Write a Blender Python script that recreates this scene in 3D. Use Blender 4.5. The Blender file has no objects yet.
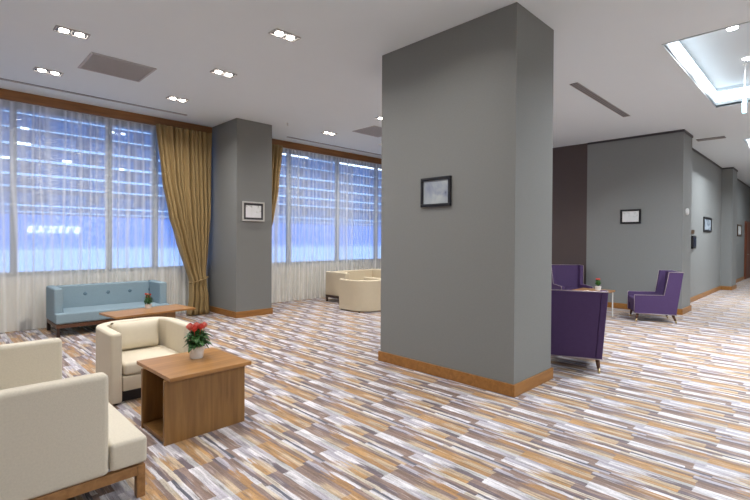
import bpy, bmesh, math, random
from mathutils import Vector, Matrix, Euler
random.seed(7)
PI = math.pi
scene = bpy.context.scene
col = scene.collection

# ------------------------------------------------------------ materials
def lin(c):
    return tuple(((x/255)/12.92 if x/255 <= 0.04045 else ((x/255+0.055)/1.055)**2.4) for x in c)
def newmat(name):
    m = bpy.data.materials.new(name); m.use_nodes = True
    nt = m.node_tree
    return m, nt, nt.nodes['Principled BSDF'], nt.nodes['Material Output']
def N(nt, typ, **kw):
    n = nt.nodes.new(typ)
    for k, v in kw.items(): setattr(n, k, v)
    return n
def math_node(nt, op, a, b=None, c=None):
    n = nt.nodes.new('ShaderNodeMath'); n.operation = op
    for i, v in enumerate((a, b, c)):
        if v is None: continue
        if isinstance(v, (int, float)): n.inputs[i].default_value = v
        else: nt.links.new(v, n.inputs[i])
    return n.outputs[0]
def mixc(nt, fac, a, b, blend='MIX'):
    n = nt.nodes.new('ShaderNodeMix'); n.data_type = 'RGBA'; n.blend_type = blend
    for k, v in ((0, fac), (6, a), (7, b)):
        if isinstance(v, (int, float)): n.inputs[k].default_value = v
        elif isinstance(v, tuple): n.inputs[k].default_value = (*v[:3], 1)
        else: nt.links.new(v, n.inputs[k])
    return n.outputs[2]
def plain(name, rgb, rough=0.6, metal=0.0, var=0.08, scale=30, bump=0.0, bscale=200, spec=0.5, stretch=(1,1,1), coat=0):
    m, nt, b, out = newmat(name)
    c = lin(rgb)
    tc = N(nt, 'ShaderNodeTexCoord'); mp = N(nt, 'ShaderNodeMapping'); mp.inputs[3].default_value = stretch
    nt.links.new(tc.outputs['Object'], mp.inputs[0])
    no = N(nt, 'ShaderNodeTexNoise'); no.inputs['Scale'].default_value = scale; no.inputs['Detail'].default_value = 4
    nt.links.new(mp.outputs[0], no.inputs['Vector'])
    r = mixc(nt, no.outputs[0], tuple(x*(1-var) for x in c), tuple(min(1, x*(1+var)) for x in c))
    nt.links.new(r, b.inputs['Base Color'])
    b.inputs['Roughness'].default_value = rough; b.inputs['Metallic'].default_value = metal
    b.inputs['Specular IOR Level'].default_value = spec
    b.inputs['Coat Weight'].default_value = coat
    if bump:
        n2 = N(nt, 'ShaderNodeTexNoise'); n2.inputs['Scale'].default_value = bscale; n2.inputs['Detail'].default_value = 2
        nt.links.new(mp.outputs[0], n2.inputs['Vector'])
        bp = N(nt, 'ShaderNodeBump'); bp.inputs['Strength'].default_value = bump; bp.inputs['Distance'].default_value = 0.004
        nt.links.new(n2.outputs[0], bp.inputs['Height']); nt.links.new(bp.outputs[0], b.inputs['Normal'])
    return m
def wood(name, dark, light, axis=0, rough=0.42):
    m, nt, b, out = newmat(name)
    tc = N(nt, 'ShaderNodeTexCoord'); mp = N(nt, 'ShaderNodeMapping')
    s = [14, 14, 14]; s[axis] = 1.1; mp.inputs[3].default_value = s
    nt.links.new(tc.outputs['Object'], mp.inputs[0])
    no = N(nt, 'ShaderNodeTexNoise'); no.inputs['Scale'].default_value = 1.6; no.inputs['Detail'].default_value = 6; no.inputs['Distortion'].default_value = .6
    nt.links.new(mp.outputs[0], no.inputs['Vector'])
    cr = N(nt, 'ShaderNodeValToRGB')
    cr.color_ramp.elements[0].position = .3; cr.color_ramp.elements[0].color = (*lin(dark), 1)
    cr.color_ramp.elements[1].position = .7; cr.color_ramp.elements[1].color = (*lin(light), 1)
    nt.links.new(no.outputs[0], cr.inputs[0]); nt.links.new(cr.outputs[0], b.inputs['Base Color'])
    b.inputs['Roughness'].default_value = rough
    return m
def emit(name, rgb, strength, base=None):
    m, nt, b, out = newmat(name)
    b.inputs['Base Color'].default_value = (*(lin(base) if base else (.8,.8,.8)), 1)
    b.inputs['Emission Color'].default_value = (*lin(rgb), 1); b.inputs['Emission Strength'].default_value = strength
    return m

def carpet_mat():
    m, nt, b, out = newmat('striped_carpet')
    geo = N(nt, 'ShaderNodeNewGeometry'); sx = N(nt, 'ShaderNodeSeparateXYZ'); nt.links.new(geo.outputs['Position'], sx.inputs[0])
    # slightly feathered edges across the stripe
    mp = N(nt, 'ShaderNodeMapping'); mp.inputs[3].default_value = (60, 7, 1); nt.links.new(geo.outputs['Position'], mp.inputs[0])
    nz = N(nt, 'ShaderNodeTexNoise'); nz.inputs['Scale'].default_value = 1; nz.inputs['Detail'].default_value = 3; nt.links.new(mp.outputs[0], nz.inputs['Vector'])
    nzc = math_node(nt, 'SUBTRACT', nz.outputs[0], .5)
    X = math_node(nt, 'DIVIDE', math_node(nt, 'SUBTRACT', sx.outputs[0], 2.241), .439)
    X = math_node(nt, 'ADD', X, math_node(nt, 'MULTIPLY', nzc, .05))
    c = math_node(nt, 'FLOOR', X); s = math_node(nt, 'SUBTRACT', X, c)
    T = math_node(nt, 'MULTIPLY', math_node(nt, 'SUBTRACT', sx.outputs[1], 2.606), -1.0)
    T = math_node(nt, 'ADD', T, math_node(nt, 'MULTIPLY', c, .5))
    E_ = [0, .11, .21, .27, .35, .42, .475, .525, .60, .69, .80, .91]
    def cramp(vals):
        cr = N(nt, 'ShaderNodeValToRGB'); r = cr.color_ramp; r.interpolation = 'CONSTANT'
        r.elements[0].position = 0; r.elements[0].color = (*vals[0], 1)
        r.elements[1].position = E_[1]; r.elements[1].color = (*vals[1], 1)
        for p, cc in list(zip(E_, vals))[2:]:
            e = r.elements.new(p); e.color = (*cc, 1)
        nt.links.new(s, cr.inputs[0]); return cr.outputs[0]
    jv = [0, 0, .03, .03, .0, -.06, -.06, .10, .06, .06, 0, 0]
    J = cramp([(v/.4+.5,)*3 for v in jv])
    T = math_node(nt, 'ADD', T, math_node(nt, 'MULTIPLY', math_node(nt, 'SUBTRACT', J, .5), .4))
    T = math_node(nt, 'ADD', T, math_node(nt, 'MULTIPLY', nzc, .03))
    t = math_node(nt, 'FRACT', T)
    OC=(178,136,84); OD=(164,122,76); TA=(188,164,134); CR=(204,192,174); WH=(216,212,216); LI=(176,170,180); PL=(104,89,96); SL=(88,87,102); MV=(142,118,108); BM=(126,100,86); GG=(184,182,182)
    A1=[OC,OC,OD,MV,CR,WH,SL,CR,PL,MV,WH,WH]
    A2=[OD,TA,OC,BM,TA,LI,SL,WH,MV,BM,LI,GG]
    B1=[MV,BM,PL,LI,MV,BM,LI,MV,WH,LI,WH,LI]
    B2=[TA,MV,OD,OD,WH,PL,MV,CR,OC,TA,PL,GG]
    outs = [cramp([lin(c_) for c_ in st]) for st in (A1, A2, B1, B2)]
    def soft(lo):
        q = N(nt, 'ShaderNodeMapRange'); q.interpolation_type = 'SMOOTHSTEP'; q.inputs[1].default_value = lo; q.inputs[2].default_value = lo+.14
        nt.links.new(math_node(nt, 'ADD', t, math_node(nt, 'MULTIPLY', nzc, .5)), q.inputs[0]); return q.outputs[0]
    cA = mixc(nt, soft(.18), outs[0], outs[1])
    cB = mixc(nt, soft(.68), outs[2], outs[3])
    cc = mixc(nt, math_node(nt, 'GREATER_THAN', t, .5), cA, cB)
    # heathered yarn
    mp2 = N(nt, 'ShaderNodeMapping'); mp2.inputs[3].default_value = (220, 60, 1); nt.links.new(geo.outputs['Position'], mp2.inputs[0])
    n2 = N(nt, 'ShaderNodeTexNoise'); n2.inputs['Scale'].default_value = 1; n2.inputs['Detail'].default_value = 3; nt.links.new(mp2.outputs[0], n2.inputs['Vector'])
    mp3 = N(nt, 'ShaderNodeMapping'); mp3.inputs[3].default_value = (45, 3.5, 1); nt.links.new(geo.outputs['Position'], mp3.inputs[0])
    n3 = N(nt, 'ShaderNodeTexNoise'); n3.inputs['Scale'].default_value = 1; n3.inputs['Detail'].default_value = 2; nt.links.new(mp3.outputs[0], n3.inputs['Vector'])
    f = math_node(nt, 'ADD', math_node(nt, 'MULTIPLY', n2.outputs[0], .6), math_node(nt, 'MULTIPLY', n3.outputs[0], .9))
    rr = N(nt, 'ShaderNodeMapRange'); rr.inputs[1].default_value = .5; rr.inputs[2].default_value = 1.0; rr.inputs[3].default_value = .50; rr.inputs[4].default_value = 1.30
    nt.links.new(f, rr.inputs[0])
    mp4 = N(nt, 'ShaderNodeMapping'); mp4.inputs[3].default_value = (75, 4.5, 1); mp4.inputs[1].default_value = (3, 7, 0); nt.links.new(geo.outputs['Position'], mp4.inputs[0])
    n4 = N(nt, 'ShaderNodeTexNoise'); n4.inputs['Scale'].default_value = 1; n4.inputs['Detail'].default_value = 1; nt.links.new(mp4.outputs[0], n4.inputs['Vector'])
    q4 = N(nt, 'ShaderNodeMapRange'); q4.inputs[1].default_value = .60; q4.inputs[2].default_value = .70; q4.inputs[4].default_value = .42; nt.links.new(n4.outputs[0], q4.inputs[0])
    cc = mixc(nt, q4.outputs[0], cc, lin((206, 198, 196)))
    q5 = N(nt, 'ShaderNodeMapRange'); q5.inputs[1].default_value = .40; q5.inputs[2].default_value = .30; q5.inputs[4].default_value = .6; nt.links.new(n4.outputs[0], q5.inputs[0])
    cc = mixc(nt, q5.outputs[0], cc, lin((100, 84, 82)))
    n = N(nt, 'ShaderNodeVectorMath', operation='SCALE'); nt.links.new(cc, n.inputs[0]); nt.links.new(rr.outputs[0], n.inputs['Scale'])
    nt.links.new(n.outputs[0], b.inputs['Base Color'])
    b.inputs['Roughness'].default_value = .72; b.inputs['Specular IOR Level'].default_value = .5
    b.inputs['Sheen Weight'].default_value = .2; b.inputs['Sheen Roughness'].default_value = .5
    bp = N(nt, 'ShaderNodeBump'); bp.inputs['Strength'].default_value = .35; bp.inputs['Distance'].default_value = .004
    nt.links.new(n2.outputs[0], bp.inputs['Height']); nt.links.new(bp.outputs[0], b.inputs['Normal'])
    return m

def sheer_mat():
    m, nt, b, out = newmat('white_voile'); nt.nodes.remove(b)
    geo = N(nt, 'ShaderNodeNewGeometry')
    sx = N(nt, 'ShaderNodeSeparateXYZ'); nt.links.new(geo.outputs['Position'], sx.inputs[0])
    mp = N(nt, 'ShaderNodeMapping'); mp.inputs[3].default_value = (2.2, 0.0, .15); nt.links.new(geo.outputs['Position'], mp.inputs[0])
    nz = N(nt, 'ShaderNodeTexNoise'); nz.inputs['Scale'].default_value = 1; nz.inputs['Detail'].default_value = 2; nt.links.new(mp.outputs[0], nz.inputs['Vector'])
    ph = math_node(nt, 'ADD', math_node(nt, 'MULTIPLY', sx.outputs[0], 24), math_node(nt, 'MULTIPLY', nz.outputs[0], 9))
    st = math_node(nt, 'POWER', math_node(nt, 'ABSOLUTE', math_node(nt, 'SINE', ph)), 7)
    st2 = math_node(nt, 'ABSOLUTE', math_node(nt, 'SINE', math_node(nt, 'MULTIPLY', ph, 1.618)))
    dens = math_node(nt, 'ADD', math_node(nt, 'MULTIPLY', st, .30), math_node(nt, 'MULTIPLY', st2, .12))
    mr = N(nt, 'ShaderNodeMapRange'); mr.inputs[1].default_value = .35; mr.inputs[2].default_value = .65; mr.inputs[3].default_value = .33; mr.inputs[4].default_value = .49
    nt.links.new(nz.outputs[0], mr.inputs[0])
    class rr: outputs = [math_node(nt, 'ADD', dens, mr.outputs[0])]
    tr = N(nt, 'ShaderNodeBsdfTransparent'); d = N(nt, 'ShaderNodeBsdfDiffuse'); tl = N(nt, 'ShaderNodeBsdfTranslucent')
    d.inputs[0].default_value = (.93, .93, .90, 1); tl.inputs[0].default_value = (.93, .93, .92, 1)
    m1 = N(nt, 'ShaderNodeMixShader'); m1.inputs[0].default_value = .4; nt.links.new(d.outputs[0], m1.inputs[1]); nt.links.new(tl.outputs[0], m1.inputs[2])
    m2 = N(nt, 'ShaderNodeMixShader'); nt.links.new(rr.outputs[0], m2.inputs[0]); nt.links.new(tr.outputs[0], m2.inputs[1]); nt.links.new(m1.outputs[0], m2.inputs[2])
    nt.links.new(m2.outputs[0], out.inputs[0])
    return m
def glass_mat():
    m, nt, b, out = newmat('window_glass'); nt.nodes.remove(b)
    tr = N(nt, 'ShaderNodeBsdfTransparent'); tr.inputs[0].default_value = (.92, .96, 1, 1)
    g = N(nt, 'ShaderNodeBsdfGlossy'); g.inputs['Roughness'].default_value = .02
    fr = N(nt, 'ShaderNodeLayerWeight'); fr.inputs[0].default_value = .5
    fc = math_node(nt, 'ADD', math_node(nt, 'MULTIPLY', math_node(nt, 'POWER', fr.outputs['Facing'], 5), .9), .045)
    mx = N(nt, 'ShaderNodeMixShader'); nt.links.new(fc, mx.inputs[0]); nt.links.new(tr.outputs[0], mx.inputs[1]); nt.links.new(g.outputs[0], mx.inputs[2])
    nt.links.new(mx.outputs[0], out.inputs[0])
    return m
def art_mat(name, c1, c2, c3, scale=6, p=(.42,.62)):
    m, nt, b, out = newmat(name)
    tc = N(nt, 'ShaderNodeTexCoord')
    no = N(nt, 'ShaderNodeTexNoise'); no.inputs['Scale'].default_value = scale; no.inputs['Detail'].default_value = 3; no.inputs['Distortion'].default_value = 1.2
    nt.links.new(tc.outputs['Object'], no.inputs['Vector'])
    cr = N(nt, 'ShaderNodeValToRGB'); r = cr.color_ramp
    r.elements[0].position = p[0]-.08; r.elements[0].color = (*lin(c1), 1); r.elements[1].position = p[0]; r.elements[1].color = (*lin(c2), 1)
    e = r.elements.new(p[1]); e.color = (*lin(c3), 1)
    nt.links.new(no.outputs[0], cr.inputs[0]); nt.links.new(cr.outputs[0], b.inputs['Base Color'])
    b.inputs['Roughness'].default_value = .25
    return m

M = dict(
    carpet=carpet_mat(), sheer=sheer_mat(), glass=glass_mat(),
    ceil=plain('ceiling_paint', (226,234,238), .9, var=.01, scale=3),
    wallpaper=plain('grey_textured_wallpaper', (123,124,122), .7, var=.07, scale=40, stretch=(1,1,3), bump=.15, bscale=160),
    wallgrey=plain('grey_corridor_paper', (129,131,130), .6, var=.05, scale=30, bump=.1),
    darkwall=plain('dark_brown_panel', (78,66,64), .6, var=.05),
    whitewall=plain('white_paint', (214,211,202), .85, var=.02),
    base=wood('oak_skirting', (136,90,40), (160,110,54), 0, .45),
    basey=wood('oak_skirting_b', (128,82,38), (172,118,62), 1, .45),
    pelmet=wood('brown_pelmet', (116,76,38), (150,102,58), 0, .5),
    oak=wood('oak_veneer_vertical', (122,86,46), (150,110,62), 2, .38),
    oaktop=wood('oak_veneer_top', (146,102,54), (176,128,76), 0, .32),
    oakrail=wood('oak_rail', (134,94,54), (164,120,74), 0, .45),
    cream=plain('cream_bouclé', (206,198,182), .9, var=.10, scale=90, bump=.35, bscale=260, spec=.2),
    creamtub=plain('cream_leather', (210,200,180), .75, var=.04, scale=20, bump=.1, spec=.3),
    creamfar=plain('beige_fabric', (206,193,168), .85, var=.04, scale=20, spec=.2),
    blue=plain('teal_blue_wool', (138,158,168), .9, var=.08, scale=60, bump=.2, spec=.2),
    bluedark=plain('teal_blue_button', (98,122,136), .8),
    purple=plain('plum_velvet', (76,56,96), .7, var=.08, scale=25, spec=.3),
    piping=plain('silver_piping', (170,156,160), .4, metal=.5),
    drape=plain('gold_drape', (152,128,86), .62, var=.10, scale=14, stretch=(6,6,.4), spec=.4),
    darkleg=plain('dark_wood_leg', (52,34,28), .4),
    brownleg=plain('brown_wood_leg', (92,58,38), .4),
    brass=plain('brushed_metal_tip', (190,170,130), .35, metal=.8),
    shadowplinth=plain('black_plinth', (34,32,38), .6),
    black=plain('black_frame', (20,20,26), .4), silver=plain('silver_frame', (196,194,190), .4, metal=.3),
    graph=plain('graphite_mount', (58,56,60), .5), mat_=plain('white_mount', (226,226,224), .7),
    pot=plain('white_ceramic', (226,224,222), .3), soil=plain('soil', (52,38,28), .9),
    leaf=plain('green_leaf', (48,92,34), .5, var=.35, scale=40), red=plain('coral_red_petal', (206,70,60), .5, var=.25, scale=50),
    pinkp=plain('pink_petal', (226,130,116), .5, var=.2, scale=50),
    metal=plain('white_metal', (222,222,218), .35), grille=plain('grey_grille', (178,175,174), .6),
    slot=plain('dark_slot', (70,70,74), .6), alu=plain('aluminium_mullion', (150,156,150), .5, metal=.2),
    lamp=emit('lamp_glow', (255,246,232), 40), spotlamp=emit('spot_glow', (245,250,255), 25),
    led=emit('cove_led', (226,242,255), 2.7), paleglass=None,
    trayw=plain('tray_paint', (206,214,218), .9, var=.01),
    facade=emit('facade_night', (96,116,160), .55, (60,70,110)), facade2=emit('facade_window_lit', (96,144,224), .7, (50,60,100)),  # facade wall glows by itself in place of night light falling on it
    strip=emit('facade_strip_light', (160,205,255), 1.7), hot=emit('facade_lamp', (225,240,255), 6),
    sign=emit('blue_sign_box', (84,134,236), 1.45), sign2=emit('pale_lit_band', (156,194,250), 1.7), letter=emit('sign_letter', (215,230,255), 2.6),
    reddoor=wood('reddish_door', (104,54,36), (136,78,52), 2, .4), plastic=plain('white_plastic', (226,226,226), .4),
    screen=plain('dark_screen', (26,36,60), .2), brownplate=plain('bronze_plate', (96,76,58), .4, metal=.4),
    concrete=plain('pavement', (70,76,90), .9),
)
def teal_glass():
    m, nt, b, out = newmat('pale_teal_glass')
    b.inputs['Base Color'].default_value = (*lin((190,226,232)), 1); b.inputs['Roughness'].default_value = .1
    b.inputs['Emission Color'].default_value = (*lin((190,235,245)), 1); b.inputs['Emission Strength'].default_value = .15
    b.inputs['Alpha'].default_value = .7
    return m
M['paleglass'] = teal_glass()

# ------------------------------------------------------------ mesh helpers
class MB:
    def __init__(s): s.bm = bmesh.new()
    def box(s, x0, y0, z0, x1, y1, z1):
        r = bmesh.ops.create_cube(s.bm, size=1)
        for v in r['verts']:
            v.co = Vector((x0+(v.co.x+.5)*(x1-x0), y0+(v.co.y+.5)*(y1-y0), z0+(v.co.z+.5)*(z1-z0)))
        return s
    def hexa(s, pts):                       # 8 pts: bottom loop 4, top loop 4
        v = [s.bm.verts.new(p) for p in pts]
        for f in ((3,2,1,0),(4,5,6,7),(0,1,5,4),(1,2,6,5),(2,3,7,6),(3,0,4,7)): s.bm.faces.new([v[i] for i in f])
        return s
    def prism(s, pts, f):                   # pts 2-D loop, f(p, side)->3-D, side 0/1
        a = [s.bm.verts.new(f(p, 0)) for p in pts]; b = [s.bm.verts.new(f(p, 1)) for p in pts]
        s.bm.faces.new(a[::-1]); s.bm.faces.new(b)
        n = len(pts)
        for i in range(n): s.bm.faces.new((a[i], a[(i+1)%n], b[(i+1)%n], b[i]))
        return s
    def lathe(s, prof, cx=0, cy=0, n=24, cap=True):
        rings = [[s.bm.verts.new((cx+r*math.cos(2*PI*i/n), cy+r*math.sin(2*PI*i/n), z)) for i in range(n)] for r, z in prof]
        for a, b in zip(rings, rings[1:]):
            for i in range(n): s.bm.faces.new((a[i], a[(i+1)%n], b[(i+1)%n], b[i]))
        if cap: s.bm.faces.new(rings[0][::-1]); s.bm.faces.new(rings[-1])
        return s
    def tube(s, path, r, n=8, r2=None, closed=False):
        path = [Vector(p) for p in path]; rings = []; L = len(path)
        for i, p in enumerate(path):
            a = path[i-1] if (i or closed) else p; b = path[(i+1)%L] if (i < L-1 or closed) else p
            d = (b-a).normalized(); u = d.orthogonal().normalized()
            if abs(d.z) < .9: u = d.cross(Vector((0,0,1))).normalized()
            else: u = d.cross(Vector((1,0,0))).normalized()
            w = d.cross(u); rr = r if r2 is None else r+(r2-r)*i/(L-1)
            rings.append([s.bm.verts.new(p+(u*math.cos(2*PI*k/n)+w*math.sin(2*PI*k/n))*rr) for k in range(n)])
        prs = list(zip(rings, rings[1:])) + ([(rings[-1], rings[0])] if closed else [])
        for a, b in prs:
            for k in range(n): s.bm.faces.new((a[k], a[(k+1)%n], b[(k+1)%n], b[k]))
        if not closed: s.bm.faces.new(rings[0][::-1]); s.bm.faces.new(rings[-1])
        return s
    def build(s, name, mat, parent=None, bevel=0, seg=3, smooth=False, subsurf=0):
        bmesh.ops.recalc_face_normals(s.bm, faces=s.bm.faces)
        me = bpy.data.meshes.new(name); s.bm.to_mesh(me); s.bm.free(); me.materials.append(mat)
        o = bpy.data.objects.new(name, me); col.objects.link(o)
        if parent: o.parent = parent
        if bevel:
            b = o.modifiers.new('bevel', 'BEVEL'); b.width = bevel; b.segments = seg; b.limit_method = 'ANGLE'; b.angle_limit = math.radians(40)
            for p in me.polygons: p.use_smooth = True
            w = o.modifiers.new('wn', 'WEIGHTED_NORMAL'); w.keep_sharp = False
        elif smooth:
            for p in me.polygons: p.use_smooth = True
        if subsurf:
            ss = o.modifiers.new('sub', 'SUBSURF'); ss.levels = subsurf; ss.render_levels = subsurf
        return o
def tag(o, label=None, cat=None, group=None, kind=None):
    if label: o['label'] = label
    if cat: o['category'] = cat
    if group: o['group'] = group
    if kind: o['kind'] = kind
    return o
def empty(name, loc, rz=0):
    o = bpy.data.objects.new(name, None); col.objects.link(o); o.location = loc; o.rotation_euler = (0, 0, rz); o.empty_display_size = .1
    return o
def struct(o, label=None, cat=None): return tag(o, label, cat, kind='structure')
def copy_tree(o, parent=None):
    c = o.copy(); col.objects.link(c); c.parent = parent
    for ch in list(o.children): copy_tree(ch, c)
    return c
def B(*a): return MB().box(*a)

# ------------------------------------------------------------ room shell
H = 4.01
XL, XR, YB, YW = -4.0, 27.0, -5.0, 9.75
struct(B(XL-.2, YB-.2, -.2, XR+.2, YW+.3, 0).build('floor', M['carpet']), 'striped carpet tiles in ochre, white, plum and grey', 'floor')
trays = [(6.41, 10.08, -2.2, 1.47), (13.7, 17.3, -2.2, 1.47), (.4, 4.0, -4.4, -1.0), (20.9, 24.5, -2.2, 1.47)]  # third tray is an added unseen source behind the viewer
mb = MB()
xs = sorted({XL-.2, XR+.2, *[t[0] for t in trays], *[t[1] for t in trays]})
for a, b in zip(xs, xs[1:]):
    hole = [t for t in trays if t[0] <= a and b <= t[1]]
    if hole: mb.box(a, YB-.2, H, b, hole[0][2], H+.06); mb.box(a, hole[0][3], H, b, YW+.3, H+.06)
    else: mb.box(a, YB-.2, H, b, YW+.3, H+.06)
struct(mb.build('ceiling', M['ceil']), 'smooth pale grey plaster ceiling', 'ceiling')
for i, (x0, x1, y0, y1) in enumerate(trays):
    t = struct(MB().box(x0-.1, y0-.1, 4.34, x1+.1, y1+.1, 4.4).build('trim_%d' % (i+1), M['trayw']),
        ['recessed ceiling tray nearest the pillar', 'second recessed ceiling tray down the corridor', 'recessed ceiling tray behind the viewer', 'farthest recessed ceiling tray'][i], 'ceiling tray')
    r = MB()
    r.box(x0-.06, y0-.06, H+.06, x0, y1+.06, 4.34); r.box(x1, y0-.06, H+.06, x1+.06, y1+.06, 4.34)
    r.box(x0, y0-.06, H+.06, x1, y0, 4.34); r.box(x0, y1, H+.06, x1, y1+.06, 4.34)
    r.build('tray_side', M['trayw'], t)
    e = MB(); q = .015
    e.box(x0, y0, 4.09, x0+q, y1, 4.27); e.box(x1-q, y0, 4.09, x1, y1, 4.27); e.box(x0+q, y0, 4.09, x1-q, y0+q, 4.27); e.box(x0+q, y1-q, 4.09, x1-q, y1, 4.27)
    e.build('led_strip', M['led'], t)
    s_ = MB(); w = .012
    s_.box(x0-w, y0-w, H-.012, x0, y1+w, H+.03); s_.box(x1, y0-w, H-.012, x1+w, y1+w, H+.03); s_.box(x0, y0-w, H-.012, x1, y0, H+.03); s_.box(x0, y1, H-.012, x1, y1+w, H+.03)
    s_.build('edge_bead', M['trayw'], t)

# window wall: below sill, above head, piers
SILL, HEAD = .93, 3.86
WW = MB()
WIN = [(-3.2, 4.41), (5.19, 11.68)]
WW.box(XL, YW, 0, XR, YW+.25, SILL); WW.box(XL, YW, HEAD, XR, YW+.25, H)
WW.box(XL, YW, SILL, WIN[0][0], YW+.25, HEAD); WW.box(WIN[0][1], YW, SILL, WIN[1][0], YW+.25, HEAD); WW.box(WIN[1][1], YW, SILL, XR, YW+.25, HEAD)
struct(WW.build('wall_window', M['whitewall']), 'white wall holding the tall windows', 'wall')
mull = [[.55-1.45, 1.05, 2.5, 3.35], [5.9, 6.62, 8.25, 9.8]]
for i, (a, b) in enumerate(WIN):
    f = MB(); w = .045
    f.box(a, YW+.06, SILL, b, YW+.14, SILL+.07); f.box(a, YW+.06, HEAD-.07, b, YW+.14, HEAD)
    f.box(a, YW+.06, SILL+.07, a+.07, YW+.14, HEAD-.07); f.box(b-.07, YW+.06, SILL+.07, b, YW+.14, HEAD-.07)
    for x in mull[i]: f.box(x-w, YW+.05, SILL+.07, x+w, YW+.15, HEAD-.07)
    fo = struct(f.build('window_%d' % (i+1), M['alu']), ['grey framed window behind the teal sofa', 'grey framed window behind the beige sofa'][i], 'window')
    g = B(a+.07, YW+.095, SILL+.07, b-.07, YW+.105, HEAD-.07).build('pane', M['glass'], fo)
struct(B(XL, YB-.2, 0, XR, YB, H).build('wall_right', M['whitewall']), 'grey side wall out of view', 'wall')  # unseen wall kept white to bounce light into the room
struct(B(XL-.2, YB, 0, XL, YW, H).build('wall_left', M['whitewall']), 'grey side wall out of view at left', 'wall')  # also unseen, white for the bounce
struct(B(XR, YB, 0, XR+.2, 2.54, H).build('wall_end', M['wallgrey']), 'grey end wall of the corridor', 'wall')
# block at right: grey wall facing the lounge + corridor wall with pilasters
RW = MB().box(11.6, 2.25, 0, 12.46, 4.25, H).box(12.46, 2.54, 0, XR, 4.25, H).box(18.6, 2.25, 0, 19.6, 2.54, H)
struct(RW.build('wall_corridor', M['wallgrey']), 'grey papered wall block with pilasters along the corridor', 'wall')
struct(B(11.62, 4.25, 0, 12.2, YW, H).build('wall_back', M['darkwall']), 'dark brown wall panel behind the purple chairs', 'wall')
# pillars
PM = (4.245, 2.258, 5.112, 4.165); PL = (4.40, 8.375, 5.21, YW)
for p, nm, lb in ((PM, 'wall_main_pillar', 'large grey square pillar in the middle of the room'), (PL, 'wall_window_pillar', 'grey pillar between the two windows')):
    struct(B(p[0], p[1], 0, p[2], p[3], H).build(nm, M['wallpaper']), lb, 'pillar')
BH, BT = .125, .022
def skirting(name, segs, label):
    mb = MB()
    for s in segs: mb.box(s[0], s[1], 0, s[2], s[3], BH)
    struct(mb.build(name, M['base'], bevel=.003, seg=1), label, 'skirting')
def ring(p, n=True, far=True):
    x0, y0, x1, y1 = p
    r = [(x0-BT, y0-BT, x1+BT, y0), (x0-BT, y0, x0, y1), (x1, y0, x1+BT, y1)]
    if far: r.append((x0-BT, y1, x1+BT, y1+BT))
    return r
skirting('baseboard_main_pillar', ring(PM), 'oak skirting around the large pillar')
skirting('baseboard_window_pillar', ring(PL, far=False), 'oak skirting around the window pillar')
skirting('baseboard_corridor', [(11.6-BT, 2.25, 11.6, 4.25), (11.6-BT, 2.25-BT, 12.46+BT, 2.25), (12.46, 2.25, 12.46+BT, 2.54), (12.46+BT, 2.54-BT, 18.6, 2.54),
    (18.6-BT, 2.25-BT, 19.6+BT, 2.25), (18.6-BT, 2.25, 18.6, 2.54-BT), (19.6, 2.25, 19.6+BT, 2.54), (19.6+BT, 2.54-BT, 24.4, 2.54), (25.9, 2.54-BT, XR, 2.54)], 'oak skirting along the corridor wall')
skirting('baseboard_back', [(11.62-BT, 4.25, 11.62, 9.5)], 'oak skirting on the dark wall')
# dark strip painted in as the shadow gap at the top of the corridor wall
mb = MB()
for s in [(11.585, 2.25, 11.6, 4.25), (11.585, 2.235, 12.475, 2.25), (12.475, 2.525, 18.6, 2.54), (18.585, 2.25, 18.6, 2.525), (18.585, 2.235, 19.615, 2.25), (19.615, 2.525, XR, 2.54)]:
    mb.box(s[0], s[1], H-.05, s[2], s[3], H)
struct(mb.build('trim_5', M['graph']), 'dark shadow line along the top of the corridor wall', 'trim')
# door in the corridor
d = struct(B(24.45, 2.50, 0, 25.85, 2.54, 2.45).build('door_1', M['reddoor']), 'reddish brown wooden door at the far end of the corridor', 'door')
B(24.53, 2.48, 0.01, 25.77, 2.50, 2.36).build('door_leaf', M['reddoor'], d)
MB().tube([(24.7, 2.48, 1.05), (24.7, 2.43, 1.05), (24.85, 2.43, 1.05)], .012).build('door_handle', M['silver'], d)
# pelmets
for i, (a, b) in enumerate(((XL, 4.4), (5.21, 11.6))):
    struct(B(a, 9.48, 3.845, b, 9.52, H).build('trim_%d' % (6+i), M['pelmet']), ['brown wooden pelmet above the left window', 'brown wooden pelmet above the right window'][i], 'pelmet')

# ------------------------------------------------------------ curtains
def sheer(name, x0, x1, label, seed):
    rnd = random.Random(seed); mb = MB(); bm = mb.bm
    n = int((x1-x0)/.012); zs = [0.02, .5, 1.2, 2, 3, 3.86]
    ph = rnd.random()*6; prev = None; x = x0; p = 0
    rows = []
    for i in range(n+1):
        x = x0+(x1-x0)*i/n
        p += .55*(1+.45*math.sin(x*3.1+ph)+.25*math.sin(x*9.7+ph))*.9
        cur = []
        for z in zs:
            k = .6+.5*(1-z/3.9)
            cur.append(bm.verts.new((x+.006*math.sin(z*1.3+p), 9.64+.020*k*math.sin(p)+.015*math.sin(x*2.2+z*.4), z)))
        rows.append(cur)
    for a, b in zip(rows, rows[1:]):
        for j in range(len(zs)-1): bm.faces.new((a[j], b[j], b[j+1], a[j+1]))
    return tag(mb.build(name, M['sheer'], smooth=True), label, 'curtain')
sheer('sheer_curtain', -3.2, 4.38, 'white sheer curtain over the window behind the teal sofa', 1)
sheer('sheer_curtain', 5.22, 11.6, 'white sheer curtain over the window behind the beige sofa', 2)
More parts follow.
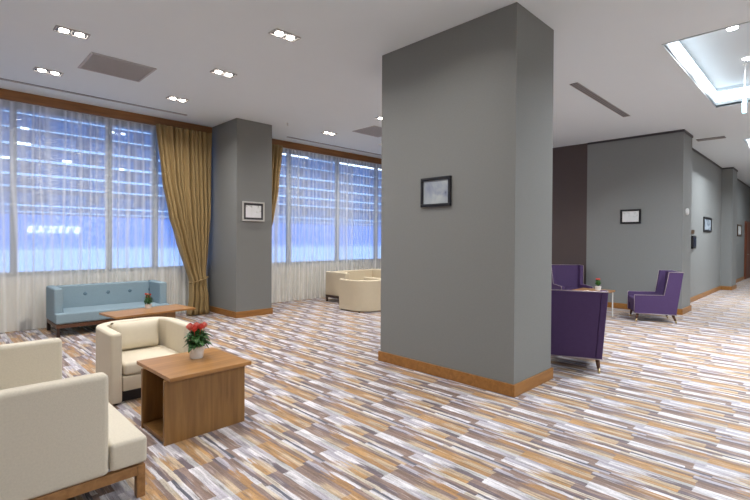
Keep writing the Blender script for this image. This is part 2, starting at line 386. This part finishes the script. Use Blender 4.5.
def drape(name, LE, RE, tie, label):
    def ip(T, z):
        for (z0, x0), (z1, x1) in zip(T, T[1:]):
            if z0 >= z >= z1:
                f = (z0-z)/(z0-z1); f = f*f*(3-2*f)*.35+f*.65
                return x0+(x1-x0)*f
        return T[-1][1]
    t = empty(name, (tie[0], 9.3, 0)); ox = tie[0]
    mb = MB(); bm = mb.bm; nz = 44; ns = 150; rows = []; nf = 11
    for j in range(nz+1):
        z = 3.84-(3.84-.015)*j/nz; l, r = ip(LE, z), ip(RE, z); w = r-l
        g = .05+.06*(1-min(1, w/1.05))
        row = []
        for i in range(ns+1):
            s = i/ns; ss = s+.012*math.sin(z*1.7+s*9)
            a = 2*PI*nf*ss+.9*math.sin(s*17)
            amp = g*(.75+.45*math.sin(s*23+1))
            y = (9.33 if z > .8 else 9.30) + amp*math.sin(a) - (.03 if z<.5 else 0)
            row.append(bm.verts.new((l+w*s+.4*amp*math.cos(a)*(.3)-ox, y-9.3, z)))
        rows.append(row)
    for a, b in zip(rows, rows[1:]):
        for i in range(ns): bm.faces.new((a[i], a[i+1], b[i+1], b[i]))
    c = mb.build('curtain_panel', M['drape'], t, smooth=True)
    sd = c.modifiers.new('thick', 'SOLIDIFY'); sd.thickness = .006
    # tieback loop
    zc = tie[1]; hw = tie[2]; pts = []
    for k in range(28):
        a = 2*PI*k/28
        pts.append((hw*math.cos(a), .115*math.sin(a), zc+.05*math.cos(a)*tie[3]))
    b = MB(); b.tube(pts, .014, n=8, closed=True); b.build('tieback', M['drape'], t, smooth=True)
    tag(t, label, 'curtain')
    return t
LE = [(3.84, 3.19), (2.76, 3.30), (2.07, 3.44), (1.56, 3.60), (.78, 3.86), (.70, 3.88), (.35, 3.86), (0, 3.80)]
RE = [(3.84, 4.32), (2.2, 4.30), (1.35, 4.24), (.82, 4.19), (.70, 4.19), (.35, 4.22), (0, 4.24)]
drape('gold_drape', LE, RE, (4.04, .73, .19, 1), 'gold drape tied back at the right side of the teal sofa window')
mir = lambda T: [(z, 9.29-x) for z, x in T]
drape('gold_drape', mir(RE), mir(LE), (5.25, .73, .19, -1), 'gold drape mostly hidden behind the window pillar')

# ------------------------------------------------------------ outside
bl = empty('office_building', (10, 18, -2))
def ob(name, m, *bx):
    mb = MB()
    for q in bx: mb.box(q[0]-10, q[1]-18, q[2]+2, q[3]-10, q[4]-18, q[5]+2)
    return mb.build(name, M[m], bl)
ob('wall', 'facade', (-14, 18.1, -2, 46, 19, 10))
ob('window_band', 'facade2', *[(x, 18.06, z, x+1.1, 18.1, z+.3) for z in (2.45, 2.72, 3.24, 3.64, 4.1, 4.6, 5.12, 5.6, 6.1, 6.6) for x in [-14+1.5*i+(.3 if int(z*10) % 2 else 0) for i in range(40)]])
for z, h in ((2.4, .025), (2.6, .04), (3.19, .04), (3.57, .06), (4.03, .06), (4.51, .06), (5.04, .02), (5.5, .015), (6.0, .03), (6.5, .03), (7.0, .04)):
    ob('light_strip', 'strip', (-14, 17.95, z, 46, 18.06, z+h))
for x, z, w in ((2.0, 4.52, .35), (2.1, 5.0, .2), (3.2, 4.1, .25), (4.9, 4.02, .14), (1.6, 4.03, .4), (11.6, 5.5, 1.6), (11.8, 6.0, 1.8), (15.2, 5.5, 3.2), (15.3, 6.0, 3), (4.6, 5.3, .13), (4.95, 5.3, .13)):
    ob('facade_lamp', 'hot', (x, 17.93, z, x+w, 17.95, z+.07))
sg = ob('sign_panel', 'sign', (-14, 17.9, 1.22, 7.5, 18.05, 2.32), (8.6, 17.9, 1.22, 46, 18.05, 2.32))
ob('lower_band', 'sign2', (-14, 17.8, -2, 46, 18.05, 1.2))  # glow stands in for the light on the low wall
tc = bpy.data.curves.new('lettering', 'FONT'); tc.body = 'exxtra'; tc.size = .62; tc.shear = .35; tc.extrude = .02; tc.space_character = 1.25
to = bpy.data.objects.new('tmp', tc); col.objects.link(to)
bpy.context.view_layer.update()
me = bpy.data.meshes.new_from_object(to.evaluated_get(bpy.context.evaluated_depsgraph_get())); bpy.data.objects.remove(to)
lt = bpy.data.objects.new('lettering', me); me.materials.clear(); me.materials.append(M['letter']); col.objects.link(lt); lt.parent = sg
xsz = [v.co.x for v in me.vertices]; k = 1.45/(max(xsz)-min(xsz))
lt.scale = (k, k, 1); lt.rotation_euler = (PI/2, 0, 0); lt.location = (2.2-10, 17.87-18, 1.76+2)
tag(bl, 'blue lit building facade with light strips seen through the windows', 'building')
struct(B(-14, YW+.3, -2.1, 46, 19, -2).build('ground', M['concrete']), 'dark pavement outside', 'ground')

# ------------------------------------------------------------ ceiling fittings
def twin():
    t = empty('twin_downlight', (0, 0, H))
    f = MB()
    f.box(-.17, -.085, -.012, .17, -.07, 0); f.box(-.17, .07, -.012, .17, .085, 0); f.box(-.17, -.07, -.012, -.155, .07, 0); f.box(.155, -.07, -.012, .17, .07, 0); f.box(-.008, -.07, -.012, .008, .07, 0)
    f.build('trim_frame', M['grille'], t)
    B(-.155, -.07, -.004, .155, .07, 0).build('backing_plate', M['graph'], t)
    for sx in (-.078, .078):
        l = MB().lathe([(.048, -.004), (.048, -.010), (.040, -.016), (.028, -.018)], sx, 0, 20)
        l.build('lamp', M['lamp'], t, smooth=True)
    return t
def arealight(name, loc, size, power, color, parent=None, spread=PI, sy=None, rot=(0,0,0)):
    L = bpy.data.lights.new(name, 'AREA'); L.shape = 'RECTANGLE' if sy else 'DISK'; L.size = size
    if sy: L.size_y = sy
    L.energy = power; L.color = color; L.spread = spread
    o = bpy.data.objects.new(name, L); col.objects.link(o); o.location = loc; o.rotation_euler = rot
    if parent: o.parent = parent
    return o
t0 = twin()
arealight('lamp_beam', (0, 0, -.035), .30, 17.5, (1, .98, .96), t0, math.radians(150), .12)
spots = [((1.215, 6.29), 'twin ceiling downlight nearest the large square ceiling grille, camera side'), ((1.26, 8.02), 'twin ceiling downlight at far left close to the window slot'),
    ((3.09, 7.99), 'twin ceiling downlight near the left window pillar and window slot'), ((3.075, 6.25), 'twin ceiling downlight right of the square ceiling grille'),
    ((3.015, 4.57), 'twin ceiling downlight closest to the large pillar'), ((6.5, 8.05), 'small distant twin ceiling downlight in front of the right window'),
    ((6.49, 6.31), 'twin ceiling downlight half hidden by the edge of the large pillar'),
    ((1.2, 4.55), 'twin ceiling downlight above the cream loveseat'), ((1.2, 2.85), 'twin ceiling downlight above the viewer'), ((3.0, 2.85), 'twin ceiling downlight overhead, before the large pillar'),  # from here on: unseen downlights added to light the room
    ((-.8, 4.55), 'twin ceiling downlight out of view, left row, middle'), ((-.8, 6.3), 'twin ceiling downlight out of view, left row, far'), ((8.3, 6.3), 'twin ceiling downlight hidden behind the large pillar'),
    ((8.3, 8.0), 'twin ceiling downlight hidden behind the pillar near the right window'), ((8.4, 4.4), 'twin ceiling downlight hidden behind the pillar above the purple chairs')]
for i, ((x, y), lb) in enumerate(spots):
    o = t0 if i == 0 else copy_tree(t0)
    if y > 7.5:
        for ch in o.children:
            if ch.type == 'LIGHT': ch.data = ch.data.copy(); ch.data.energy = 34
    o.location = (x, y, H); tag(o, lb, 'ceiling light', 'twin ceiling downlights')

def square_vent(x0, y0, x1, y1, label):
    cx, cy = (x0+x1)/2, (y0+y1)/2; hx, hy = (x1-x0)/2, (y1-y0)/2
    t = empty('ceiling_vent', (cx, cy, H))
    f = MB(); f.box(-hx, -hy, -.01, hx, -hy+.03, 0); f.box(-hx, hy-.03, -.01, hx, hy, 0); f.box(-hx, -hy+.03, -.01, -hx+.03, hy-.03, 0); f.box(hx-.03, -hy+.03, -.01, hx, hy-.03, 0)
    f.build('vent_frame', M['grille'], t)
    g = MB(); g.box(-hx+.03, -hy+.03, -.003, hx-.03, hy-.03, 0)
    n = 26
    for i in range(n): yy = -hy+.04+(2*hy-.08)*i/(n-1); g.box(-hx+.03, yy-.004, -.008, hx-.03, yy+.004, -.003)
    g.build('grille', M['grille'], t)
    tag(t, label, 'vent')
square_vent(1.52, 6.77, 2.33, 7.53, 'large square grey ceiling grille among the left downlights')
square_vent(6.74, 6.83, 7.55, 7.53, 'square grey ceiling grille partly hidden by the large pillar')
def slot_vent(x0, y0, x1, y1, label, n=2):
    cx, cy = (x0+x1)/2, (y0+y1)/2; hx, hy = (x1-x0)/2, (y1-y0)/2
    t = empty('slot_diffuser', (cx, cy, H))
    B(-hx, -hy, -.006, hx, hy, 0).build('slot_backing', M['slot'], t)
    f = MB(); al = hx > hy
    for i in range(n+1):
        q = -1+2*i/n
        if al: yy = q*(hy-.006); f.box(-hx, yy-.006, -.012, hx, yy+.006, -.006)
        else: xx = q*(hx-.006); f.box(xx-.006, -hy, -.012, xx+.006, hy, -.006)
    f.build('slot_rail', M['grille'], t)
    tag(t, label, 'vent')
slot_vent(-3.0, 8.87, 3.62, 8.93, 'long thin air slot in the ceiling beside the left window')
slot_vent(6.05, 9.03, 11, 9.09, 'long thin air slot in the ceiling beside the right window')
slot_vent(7.05, 2.74, 9.63, 2.86, 'dark linear ceiling diffuser right of the large pillar', 3)
slot_vent(12.97, 1.73, 13.2, 2.27, 'short linear ceiling diffuser between the two light trays', 4)
sp = MB().lathe([(.035, H-.004), (.035, H-.001)], 5.35, 8.0, 16).lathe([(.008, H-.05), (.012, H-.004)], 5.35, 8.0, 10).lathe([(.022, H-.055), (.022, H-.05)], 5.35, 8.0, 12)
tag(sp.build('ceiling_sprinkler', M['plastic']), 'tiny white ceiling sprinkler above the window pillar', 'sprinkler')
# spots in tray ceiling and pendant
def tray_spot(x, y, label, power=80):
    t = empty('recessed_spot', (x, y, 4.34))
    MB().lathe([(.07, -.012), (.07, 0)], 0, 0, 24).build('trim_ring', M['metal'], t)
    MB().lathe([(.055, -.02), (.058, -.012)], 0, 0, 24).build('lamp', M['spotlamp'], t)
    arealight('lamp_beam', (0, 0, -.03), .15, power, (.89, .95, 1), t, math.radians(150))
    tag(t, label, 'ceiling light', 'recessed spots in the ceiling trays')
tray_spot(7.33, .91, 'round spot in the near ceiling tray, nearer the viewer')
tray_spot(8.70, .90, 'round spot in the near ceiling tray beside the glass pendant')
tray_spot(15.0, .9, 'round spot in the second ceiling tray', 135); tray_spot(16.4, -.5, 'round spot out of view in the second ceiling tray', 135)  # unseen spots added to light the corridor
tray_spot(1.4, -2.5, 'round spot in the ceiling tray behind the viewer, left'); tray_spot(3.0, -2.5, 'round spot behind the viewer in the ceiling tray, right')  # unseen spots added for light from behind the viewer
tray_spot(7.33, -1.2, 'round spot out of view in the near ceiling tray, viewer side'); tray_spot(8.7, -1.2, 'round spot out of view in the near ceiling tray'); tray_spot(22.4, .2, 'round spot in the farthest ceiling tray')  # more spots beyond the frame, added for their light
t = empty('pendant_light', (8.98, .955, 4.34))
MB().lathe([(.03, -.02), (.03, 0)], 0, 0, 16).build('ceiling_rose', M['metal'], t)
MB().tube([(0, 0, -.03), (0, 0, -.55)], .005, 6).build('rod', M['metal'], t)
B(-.03, -.03, -.76, .03, .03, -.55).build('glass_shade', M['paleglass'], t, bevel=.006, seg=1)
tag(t, 'pale teal glass pendant hanging in the near ceiling tray', 'pendant lamp')

# ------------------------------------------------------------ pictures and wall fittings
def picture(name, loc, rz, w, h, frame, art, label, b=.035, mount=None, mw=.05):
    t = empty(name, loc, rz)      # local: front = -Y
    f = MB()
    f.box(-w/2, -.03, -h/2, w/2, 0, -h/2+b); f.box(-w/2, -.03, h/2-b, w/2, 0, h/2); f.box(-w/2, -.03, -h/2+b, -w/2+b, 0, h/2-b); f.box(w/2-b, -.03, -h/2+b, w/2, 0, h/2-b)
    f.build('frame', M[frame], t, bevel=.003, seg=1)
    iw, ih = w/2-b, h/2-b
    if mount:
        B(-iw, -.014, -ih, iw, -.002, ih).build('mount', M[mount], t); iw -= mw; ih -= mw
        B(-iw, -.018, -ih, iw, -.014, ih).build('print', art, t)
    else: B(-iw, -.014, -ih, iw, -.002, ih).build('print', art, t)
    tag(t, label, 'picture')
a1 = art_mat('art_sketch', (150,150,146), (224,226,224), (232,232,236), 5)
a2 = art_mat('art_stormy', (70,76,96), (138,146,162), (176,182,184), 2.6, (.40,.62))
a3 = art_mat('art_coast', (70,84,84), (200,204,202), (222,224,224), 6, (.36,.5))
a4 = art_mat('art_blue', (50,60,70), (120,134,148), (180,190,200), 4)
picture('framed_picture', (4.77, 8.375, 2.155), 0, .50, .40, 'silver', a1, 'small picture in silver frame with dark mount on the window pillar', .03, 'graph', .045)
picture('framed_picture', (4.245, 3.26, 2.158), -PI/2, .435, .345, 'black', a2, 'black framed cloudy grey picture on the large pillar', .035)
picture('framed_picture', (11.6, 3.265, 2.16), -PI/2, .43, .33, 'black', a3, 'black framed picture with white mount above the purple chair', .04, 'mat_', .03)
picture('framed_picture', (16.2, 2.54, 2.08), 0, 1.15, .43, 'black', a4, 'dark framed picture on the corridor wall beyond the phone', .06)
picture('framed_picture', (22.8, 2.54, 2.03), 0, 1.1, .45, 'brownplate', a3, 'bronze framed picture farthest down the corridor', .06)
t = empty('wall_phone', (14.2, 2.54, 1.57)); B(-.2, -.06, -.17, .2, 0, .17).build('body', M['black'], t, bevel=.01, seg=1); B(-.14, -.066, -.1, .14, -.06, .12).build('screen', M['screen'], t)
tag(t, 'black wall phone unit just past the corner of the corridor', 'phone')
t = empty('wall_plate', (14.15, 2.54, 1.84)); B(-.22, -.02, -.05, .22, 0, .05).build('plate', M['brownplate'], t); tag(t, 'bronze plate above the black wall phone', 'plate')
t = empty('thermostat', (11.95, 2.252, 2.25)); MB().lathe([(.075, 0), (.075, .03), (.06, .045)], 0, 0, 20).build('dial', M['plastic'], t).rotation_euler = (PI/2, 0, 0)
tag(t, 'round white thermostat on the corner of the grey wall', 'thermostat')
t = empty('wall_grille', (1.19, YW, .1)); B(-.11, -.015, -.08, .11, 0, .08).build('grille_frame', M['grille'], t)
g = MB()
for i in range(6): g.box(-.1, -.022, -.065+i*.025, .1, -.015, -.055+i*.025)
g.build('louvre', M['slot'], t); tag(t, 'small grey grille low behind the sheer curtain left of the teal sofa', 'vent')

# ------------------------------------------------------------ sofas
def tube_cushion(x0, y0, z0, x1, y1, z1): return B(x0, y0, z0, x1, y1, z1)
def sofa(name, loc, rz, W, D, Hh, mat, rail, legm, label, arm=.12, back=.15, front=.21, seat=.375, buttons=0, zb=.19, bev=.03, cushions=1, group=None):
    t = empty(name, loc, rz)       # front = -Y
    x, y = W/2, D/2
    for s in (-1, 1):
        a0, a1 = sorted((s*x, s*(x-arm)))
        B(a0, -y+front, zb, a1, y, Hh).build('arm', M[mat], t, bevel=bev)
    B(-x+arm, y-back, zb, x-arm, y, Hh-.005).build('backrest', M[mat], t, bevel=bev)
    xi = x-arm-.002
    mb = MB().prism([(-x, -y), (x, -y), (x, -y+front-.003), (xi, -y+front-.003), (xi, y-back), (-xi, y-back), (-xi, -y+front-.003), (-x, -y+front-.003)], lambda p, s: (p[0], p[1], zb+.01 if s == 0 else seat))
    mb.build('seat', M[mat], t, bevel=bev*.8)
    r = .045
    rl = MB(); rl.box(-x+.01, -y+.01, zb-.06, x-.01, -y+.01+r, zb); rl.box(-x+.01, y-.01-r, zb-.06, x-.01, y-.01, zb)
    rl.box(-x+.01, -y+.01+r, zb-.06, -x+.01+r, y-.01-r, zb); rl.box(x-.01-r, -y+.01+r, zb-.06, x-.01, y-.01-r, zb)
    rl.build('base_rail', M[rail], t, bevel=.003, seg=1)
    for sx in (-1, 1):
        for sy in (-1, 1):
            a0, a1 = sorted((sx*(x-.01), sx*(x-.06))); b0, b1 = sorted((sy*(y-.01), sy*(y-.06)))
            B(a0, b0, 0, a1, b1, zb-.06).build('leg', M[legm], t, bevel=.003, seg=1)
    if buttons:
        for i in range(buttons):
            bx = 2.005-loc[0]+.365*i
            bo = MB().lathe([(.032, 0), (.026, .010), (.008, .014)], 0, 0, 12).build('button', M['bluedark'], t, smooth=True)
            o = bo; o.rotation_euler = (PI/2, 0, 0); o.location = (bx, y-back+.002, Hh-.17)
    tag(t, label, 'sofa', group)
    return t
sofa('loveseat', (.485, 3.67, 0), PI/2, 1.4, .97, .80, 'cream', 'oakrail', 'oakrail', 'cream loveseat with high square arms on an oak base, cut by the left edge', arm=.11, zb=.2)
sofa('sofa', (2.335, 9.08, 0), 0, 1.77, .86, .77, 'blue', 'brownleg', 'darkleg', 'teal blue sofa with buttoned back in front of the left window', arm=.13, back=.14, front=.16, buttons=4, zb=.2)
sofa('sofa', (8.13, 8.72, 0), 0, 1.7, .86, .77, 'creamfar', 'darkleg', 'darkleg', 'beige sofa on dark legs in front of the right window', arm=.14, back=.15, front=.05, zb=.17)

# ------------------------------------------------------------ tub chairs
def upath(W, D, r, inset=0, n=9):
    # open-front U, front = -Y ; returns outer polyline from front-left round the back to front-right
    x, y = W/2-inset, D/2-inset; r = max(.03, r-inset)
    pts = [(-x, -D/2)]
    for k in range(n+1):
        a = PI-(PI/2)*k/n; pts.append((-x+r+r*math.cos(a), y-r+r*math.sin(a)))
    for k in range(n+1):
        a = PI/2-(PI/2)*k/n; pts.append((x-r+r*math.cos(a), y-r+r*math.sin(a)))
    pts.append((x, -D/2)); return pts
def tub_chair(name, loc, rz, W, D, Hh, th, rad, mat, label, gap=True, pillow=True, seat=.39, group=None):
    t = empty(name, loc, rz)
    o = upath(W, D, rad); i = upath(W, D, rad, th)
    MB().prism(o+i[::-1], lambda p, s: (p[0], p[1], (0.015 if s == 0 else Hh))).build('shell', M[mat], t, bevel=.028, seg=3)
    x, y = W/2-th-.002, D/2-th-.002
    def inner(fr, cut): return [(a, max(b, -D/2+fr)) for a, b in upath(W, D, rad, th+.003+cut)]
    MB().prism(inner(.015, 0), lambda p, s: (p[0], p[1], (.12 if gap else .02) if s == 0 else seat-.125)).build('seat_base', M[mat], t, bevel=.012, seg=2)
    MB().prism(inner(.002, .004), lambda p, s: (p[0], p[1], seat-.12 if s == 0 else seat)).build('seat_cushion', M[mat], t, bevel=.035, seg=4)
    if gap: B(-x, -D/2+.10, 0.0, x, -D/2+.14, .12).build('plinth', M['shadowplinth'], t)  # black board paints in the shade of the gap under the seat
    if pillow:
        # plump back cushion leaning on the shell
        mb = MB(); bm = mb.bm; n = 12; w, h, d = x-.05, .31, .09
        grid = {}
        for sd in (0, 1):
            for a in range(n+1):
                for b in range(n+1):
                    u, v = -1+2*a/n, -1+2*b/n
                    e = max(0, (1-abs(u)**3.2))*max(0, (1-abs(v)**3.2)); e = e**.5
                    edge = (a in (0, n) or b in (0, n))
                    if edge and sd == 1: grid[(sd, a, b)] = grid[(0, a, b)]; continue
                    xx = w*u*(1-.04*(1-abs(v))); zz = h/2*v*(1-.03*(1-abs(u)))
                    grid[(sd, a, b)] = bm.verts.new((xx, (-1 if sd == 0 else 1)*d*e, zz))
        for sd in (0, 1):
            for a in range(n):
                for b in range(n): bm.faces.new([grid[(sd, a+q, b+r)] for q, r in ((0,0),(1,0),(1,1),(0,1))])
        c = mb.build('back_cushion', M[mat], t, smooth=True); c.location = (0, y-.10, seat+h/2-.005); c.rotation_euler = (-.16, 0, 0)
    for sx in (-1, 1):
        for sy in (-1, 1):
            MB().lathe([(.02, 0), (.02, .016)], sx*(W/2-.055), -D/2+.06 if sy < 0 else D/2-.22, 10).build('foot', M['darkleg'], t)
    tag(t, label, 'armchair', group)
    return t
tub_chair('tub_chair', (1.622, 5.15, 0), 0, .80, .80, .69, .105, .30, 'creamtub', 'cream tub armchair with loose back cushion behind the oak cube table')
tub_chair('tub_chair', (7.06, 7.42, 0), PI, .86, .86, .70, .09, .42, 'creamfar', 'round beige tub chair seen from behind beside the large pillar', gap=False, pillow=False)

# ------------------------------------------------------------ tables
def cubby_table(name, x0, y0, x1, y1, z, oy, ox, label, topm='oaktop', body=None):
    cx, cy = (x0+x1)/2, (y0+y1)/2; hx, hy = (x1-x0)/2, (y1-y0)/2
    t = empty(name, (cx, cy, 0))
    B(-hx, -hy, z-.03, hx, hy, z).build('tabletop', M[topm], t, bevel=.003, seg=2)
    a0, b0, a1, b1 = body or (x0+ox, y0+oy, x1-ox, y1-oy); a0 -= cx; a1 -= cx; b0 -= cy; b1 -= cy; T = .03
    B(a0, b0, 0, a1, b0+T, z-.03).build('side_panel', M['oak'], t, bevel=.002, seg=1)
    B(a0, b1-T, 0, a1, b1, z-.03).build('side_panel', M['oak'], t, bevel=.002, seg=1)
    B(a0+.005, b0+T, .015, a1-.005, b1-T, .045).build('bottom_shelf', M['oak'], t)
    B((a0+a1)/2-.012, b0+T, .045, (a0+a1)/2+.012, b1-T, z-.03).build('divider', M['oak'], t)
    tag(t, label, 'table'); return t
tb = cubby_table('side_table', 1.30, 3.535, 2.0, 4.25, .53, .055, .012, 'open ended oak cube table with a flowering plant on it', body=(1.281, 3.59, 1.965, 4.085))
tb.rotation_euler.z = .025
tb = cubby_table('coffee_table', 1.90, 7.33, 3.13, 7.95, .45, .12, .28, 'long low oak coffee table in front of the teal sofa')
tb.rotation_euler.z = .12

def plant(loc, pr, ph, sp, hh, label, nf=6, flat=False, seed=3):
    rnd = random.Random(seed)
    t = empty('flowering_plant', loc)
    MB().lathe([(pr*.78, 0), (pr*.8, .004), (pr, ph), (pr*.9, ph), (pr*.86, ph-.012)], 0, 0, 28).build('pot', M['pot'], t, smooth=False)
    MB().lathe([(pr*.5, ph-.02), (pr*.84, ph-.012)], 0, 0, 16).build('soil', M['soil'], t)
    mb = MB(); bm = mb.bm
    for i in range(150):
        a = rnd.random()*2*PI; el = rnd.random(); z0 = ph+rnd.random()*hh*.5
        r0 = pr*.3*rnd.random(); L = sp*(.45+.55*rnd.random()); wd = L*.42
        d = Vector((math.cos(a), math.sin(a), 0)); n = Vector((-math.sin(a), math.cos(a), 0))
        up = hh*.55*(1-el)
        prev = None
        for k in range(6):
            f = k/5; p = d*(r0+L*f*(.35+.65*el))+Vector((0, 0, z0+up*f+.02*math.sin(f*PI)-.05*sp/.1*f*f*el*.6))
            w_ = wd*math.sin(PI*min(1, f*.9+.08))*.5
            c = [bm.verts.new(p-n*w_), bm.verts.new(p+Vector((0,0,-w_*.35))), bm.verts.new(p+n*w_)]
            if prev:
                bm.faces.new((prev[0], prev[1], c[1], c[0])); bm.faces.new((prev[1], prev[2], c[2], c[1]))
            prev = c
    for k in range(nf):
        a = 2*PI*k/nf; MBt = None
    fo = mb.build('foliage', M['leaf'], t, smooth=True); sd = fo.modifiers.new('s', 'SOLIDIFY'); sd.thickness = .0012
    for k in range(nf):
        a = 2*PI*k/nf+.4; rr = sp*.42*(1 if k else 0); q = Vector((rr*math.cos(a), rr*math.sin(a), ph+hh*(.78+.14*rnd.random())))
        f = MB(); fb = f.bm; R = sp*.2
        for m_ in range(3):
            for p_ in range(6):
                b = 2*PI*p_/6+m_*.5; dd = Vector((math.cos(b), math.sin(b), 0)); nn = Vector((-math.sin(b), math.cos(b), 0))
                o_ = .35+.3*m_; prev = None
                for g in range(5):
                    ff = g/4; P_ = q+dd*R*o_*math.sin(ff*PI*.62)+Vector((0, 0, R*1.5*ff-.2*R*m_)); w_ = R*.42*math.sin(PI*(.12+.82*ff))
                    c = [fb.verts.new(P_-nn*w_), fb.verts.new(P_+dd*w_*.3), fb.verts.new(P_+nn*w_)]
                    if prev: fb.faces.new((prev[0], prev[1], c[1], c[0])); fb.faces.new((prev[1], prev[2], c[2], c[1]))
                    prev = c
        f.tube([(q.x*.3, q.y*.3, ph), tuple(q)], .003, 5)
        fl = f.build('flower', M['red' if k % 3 else 'pinkp'], t, smooth=True)
    tag(t, label, 'plant')
plant((1.713, 3.99, .53), .068, .105, .15, .19, 'red flowering plant in a white pot on the oak cube table', 7)
plant((2.57, 7.86, .45), .055, .07, .085, .18, 'red flowering plant in a pot on the low coffee table by the teal sofa', 5, seed=5)

# ------------------------------------------------------------ purple wing chairs
def wing_chair():
    t = empty('wing_chair', (0, 0, 0))
    def sx(s, z): return s*(.335+.05*(z-.16)/.8)
    prof = [(-.45, .16), (.27, .16), (.37, .99), (.13, .99), (.06, .54), (-.45, .53)]
    for s in (-1, 1):
        th = .075
        MB().prism(prof, lambda p, q: (sx(s, p[1])-(s*th if q else 0), p[0], p[1])).build('side_wing', M['purple'], t, bevel=.012, seg=2)
        b = MB(); b.tube([(sx(s, z)+s*.002, y, z) for y, z in [(-.452, .17), (-.452, .528), (.055, .542), (.128, .992), (.368, .992)]], .006, 6)
        b.build('piping', M['piping'], t, smooth=True); b = MB()
        b.tube([(sx(s, .165)+s*.002, -.45, .165), (sx(s, .165)+s*.002, .27, .165)], .006, 6)
        b.build('piping', M['piping'], t, smooth=True)
    xb, xt = .262, .312
    MB().hexa([(-xb, .14, .165), (xb, .14, .165), (xb, .268, .165), (-xb, .268, .165), (-xt, .24, .985), (xt, .24, .985), (xt, .368, .985), (-xt, .368, .985)]).build('backrest', M['purple'], t, bevel=.012, seg=2)
    p = MB(); q_ = MB(); p.tube([(-.385, .372, .992), (.385, .372, .992)], .007, 6); q_.tube([(-.335, .272, .165), (.335, .272, .165)], .007, 6); q_.build('piping', M['piping'], t, smooth=True)
    p.build('piping', M['piping'], t, smooth=True)
    MB().hexa([(-.258, -.43, .17), (.258, -.43, .17), (.258, .14, .17), (-.258, .14, .17), (-.262, -.43, .30), (.262, -.43, .30), (.262, .15, .30), (-.262, .15, .30)]).build('seat_base', M['purple'], t, bevel=.01, seg=2)
    B(-.258, -.455, .305, .258, .165, .45).build('seat_cushion', M['purple'], t, bevel=.03, seg=3)
    for x in (-1, 1):
        for y, dy in ((-.38, -.03), (.22, .06)):
            l = MB().tube([(x*.285, y, .165), (x*.30, y+dy*.7, .05)], .027, 10, .019).build('leg', M['brownleg'], t, smooth=True)
            MB().tube([(x*.30, y+dy*.7, .05), (x*.306, y+dy, .0)], .019, 10, .014).build('leg_tip', M['brass'], l, smooth=True)
    return t
w0 = wing_chair()
PLACE = [((5.875, 2.33), None, (.92, .40), 'plum wing chair seen from behind, close beside the large pillar'),
         ((10.45, 2.46), None, (-.43, .90), 'plum wing chair by the grey wall corner, seen from its side'),
         ((11.0, 4.42), None, (-.72, -.69), 'farthest plum wing chair facing the viewer before the dark wall')]
for i, (xy, _, dr, lb) in enumerate(PLACE):
    o = w0 if i == 0 else copy_tree(w0)
    o.location = (xy[0], xy[1], 0); o.rotation_euler = (0, 0, math.atan2(dr[0], -dr[1]))
    tag(o, lb, 'armchair', 'plum wing chairs')
# small table with plant
t = empty('side_table', (9.95, 3.5, 0))
B(-.33, -.33, .525, .33, .33, .555).build('tabletop', M['oaktop'], t, bevel=.003, seg=1)
for a in (-1, 1):
    for b in (-1, 1):
        MB().tube([(a*.29, b*.29, .525), (a*.29, b*.29, 0)], .013, 8).build('leg', M['metal'], t)
tag(t, 'small square side table with thin white legs between the plum chairs', 'table')
t = empty('potted_plant', (10.0, 3.42, .555))
MB().lathe([(.05, 0), (.062, .085), (.052, .085)], 0, 0, 20).build('pot', M['pot'], t)
mb = MB(); rnd = random.Random(11)
for i in range(60):
    a = rnd.random()*2*PI; L = .07+.06*rnd.random(); el = rnd.random()
    d = Vector((math.cos(a), math.sin(a), 0)); n = Vector((-d.y, d.x, 0)); prev = None
    for k in range(4):
        f = k/3; p = d*(L*f*(.3+.5*el))+Vector((0, 0, .085+.16*f*(1-.6*el))); w_ = .014*math.sin(PI*(f*.85+.1))
        c = [mb.bm.verts.new(p-n*w_), mb.bm.verts.new(p+n*w_)]
        if prev: mb.bm.faces.new((prev[0], prev[1], c[1], c[0]))
        prev = c
f = mb.build('foliage', M['leaf'], t, smooth=True); sd = f.modifiers.new('s', 'SOLIDIFY'); sd.thickness = .0015
for k in range(3):
    a = 2.1*k; r = bmesh.new(); q = MB(); q.lathe([(.004, .215), (.018, .225), (.02, .24), (.008, .25)], .03*math.cos(a), .03*math.sin(a), 10); q.build('flower', M['red'], t, smooth=True)
tag(t, 'small plant in a white pot on the side table between the plum chairs', 'plant')

# ------------------------------------------------------------ world, camera, colour
w = bpy.data.worlds.new('World'); scene.world = w; w.use_nodes = True
bg = w.node_tree.nodes['Background']; bg.inputs[0].default_value = (*lin((70,110,220)), 1); bg.inputs[1].default_value = .5
F_PX = 451.5
cam = bpy.data.cameras.new('camera'); co = bpy.data.objects.new('camera', cam); col.objects.link(co)
cam.sensor_width = 36; cam.lens = F_PX/750*36; cam.shift_y = -6.3/750; cam.clip_end = 200
yaw = math.radians(45.2212)
R = Euler((PI/2-.0099, 0, yaw-PI/2)).to_matrix().to_4x4() @ Matrix.Rotation(math.radians(.32), 4, 'Z')
co.matrix_world = Matrix.Translation((0, 0, 1.6)) @ R
scene.camera = co
scene.view_settings.view_transform = 'Standard'; scene.view_settings.look = 'None'; scene.view_settings.gamma = 1
scene.view_settings.use_curve_mapping = False; scene.view_settings.exposure = 0.14
scene.cycles.max_bounces = 10; scene.cycles.diffuse_bounces = 6; scene.cycles.transparent_max_bounces = 24
scene.cycles.use_denoising = True; scene.cycles.sample_clamp_indirect = 6
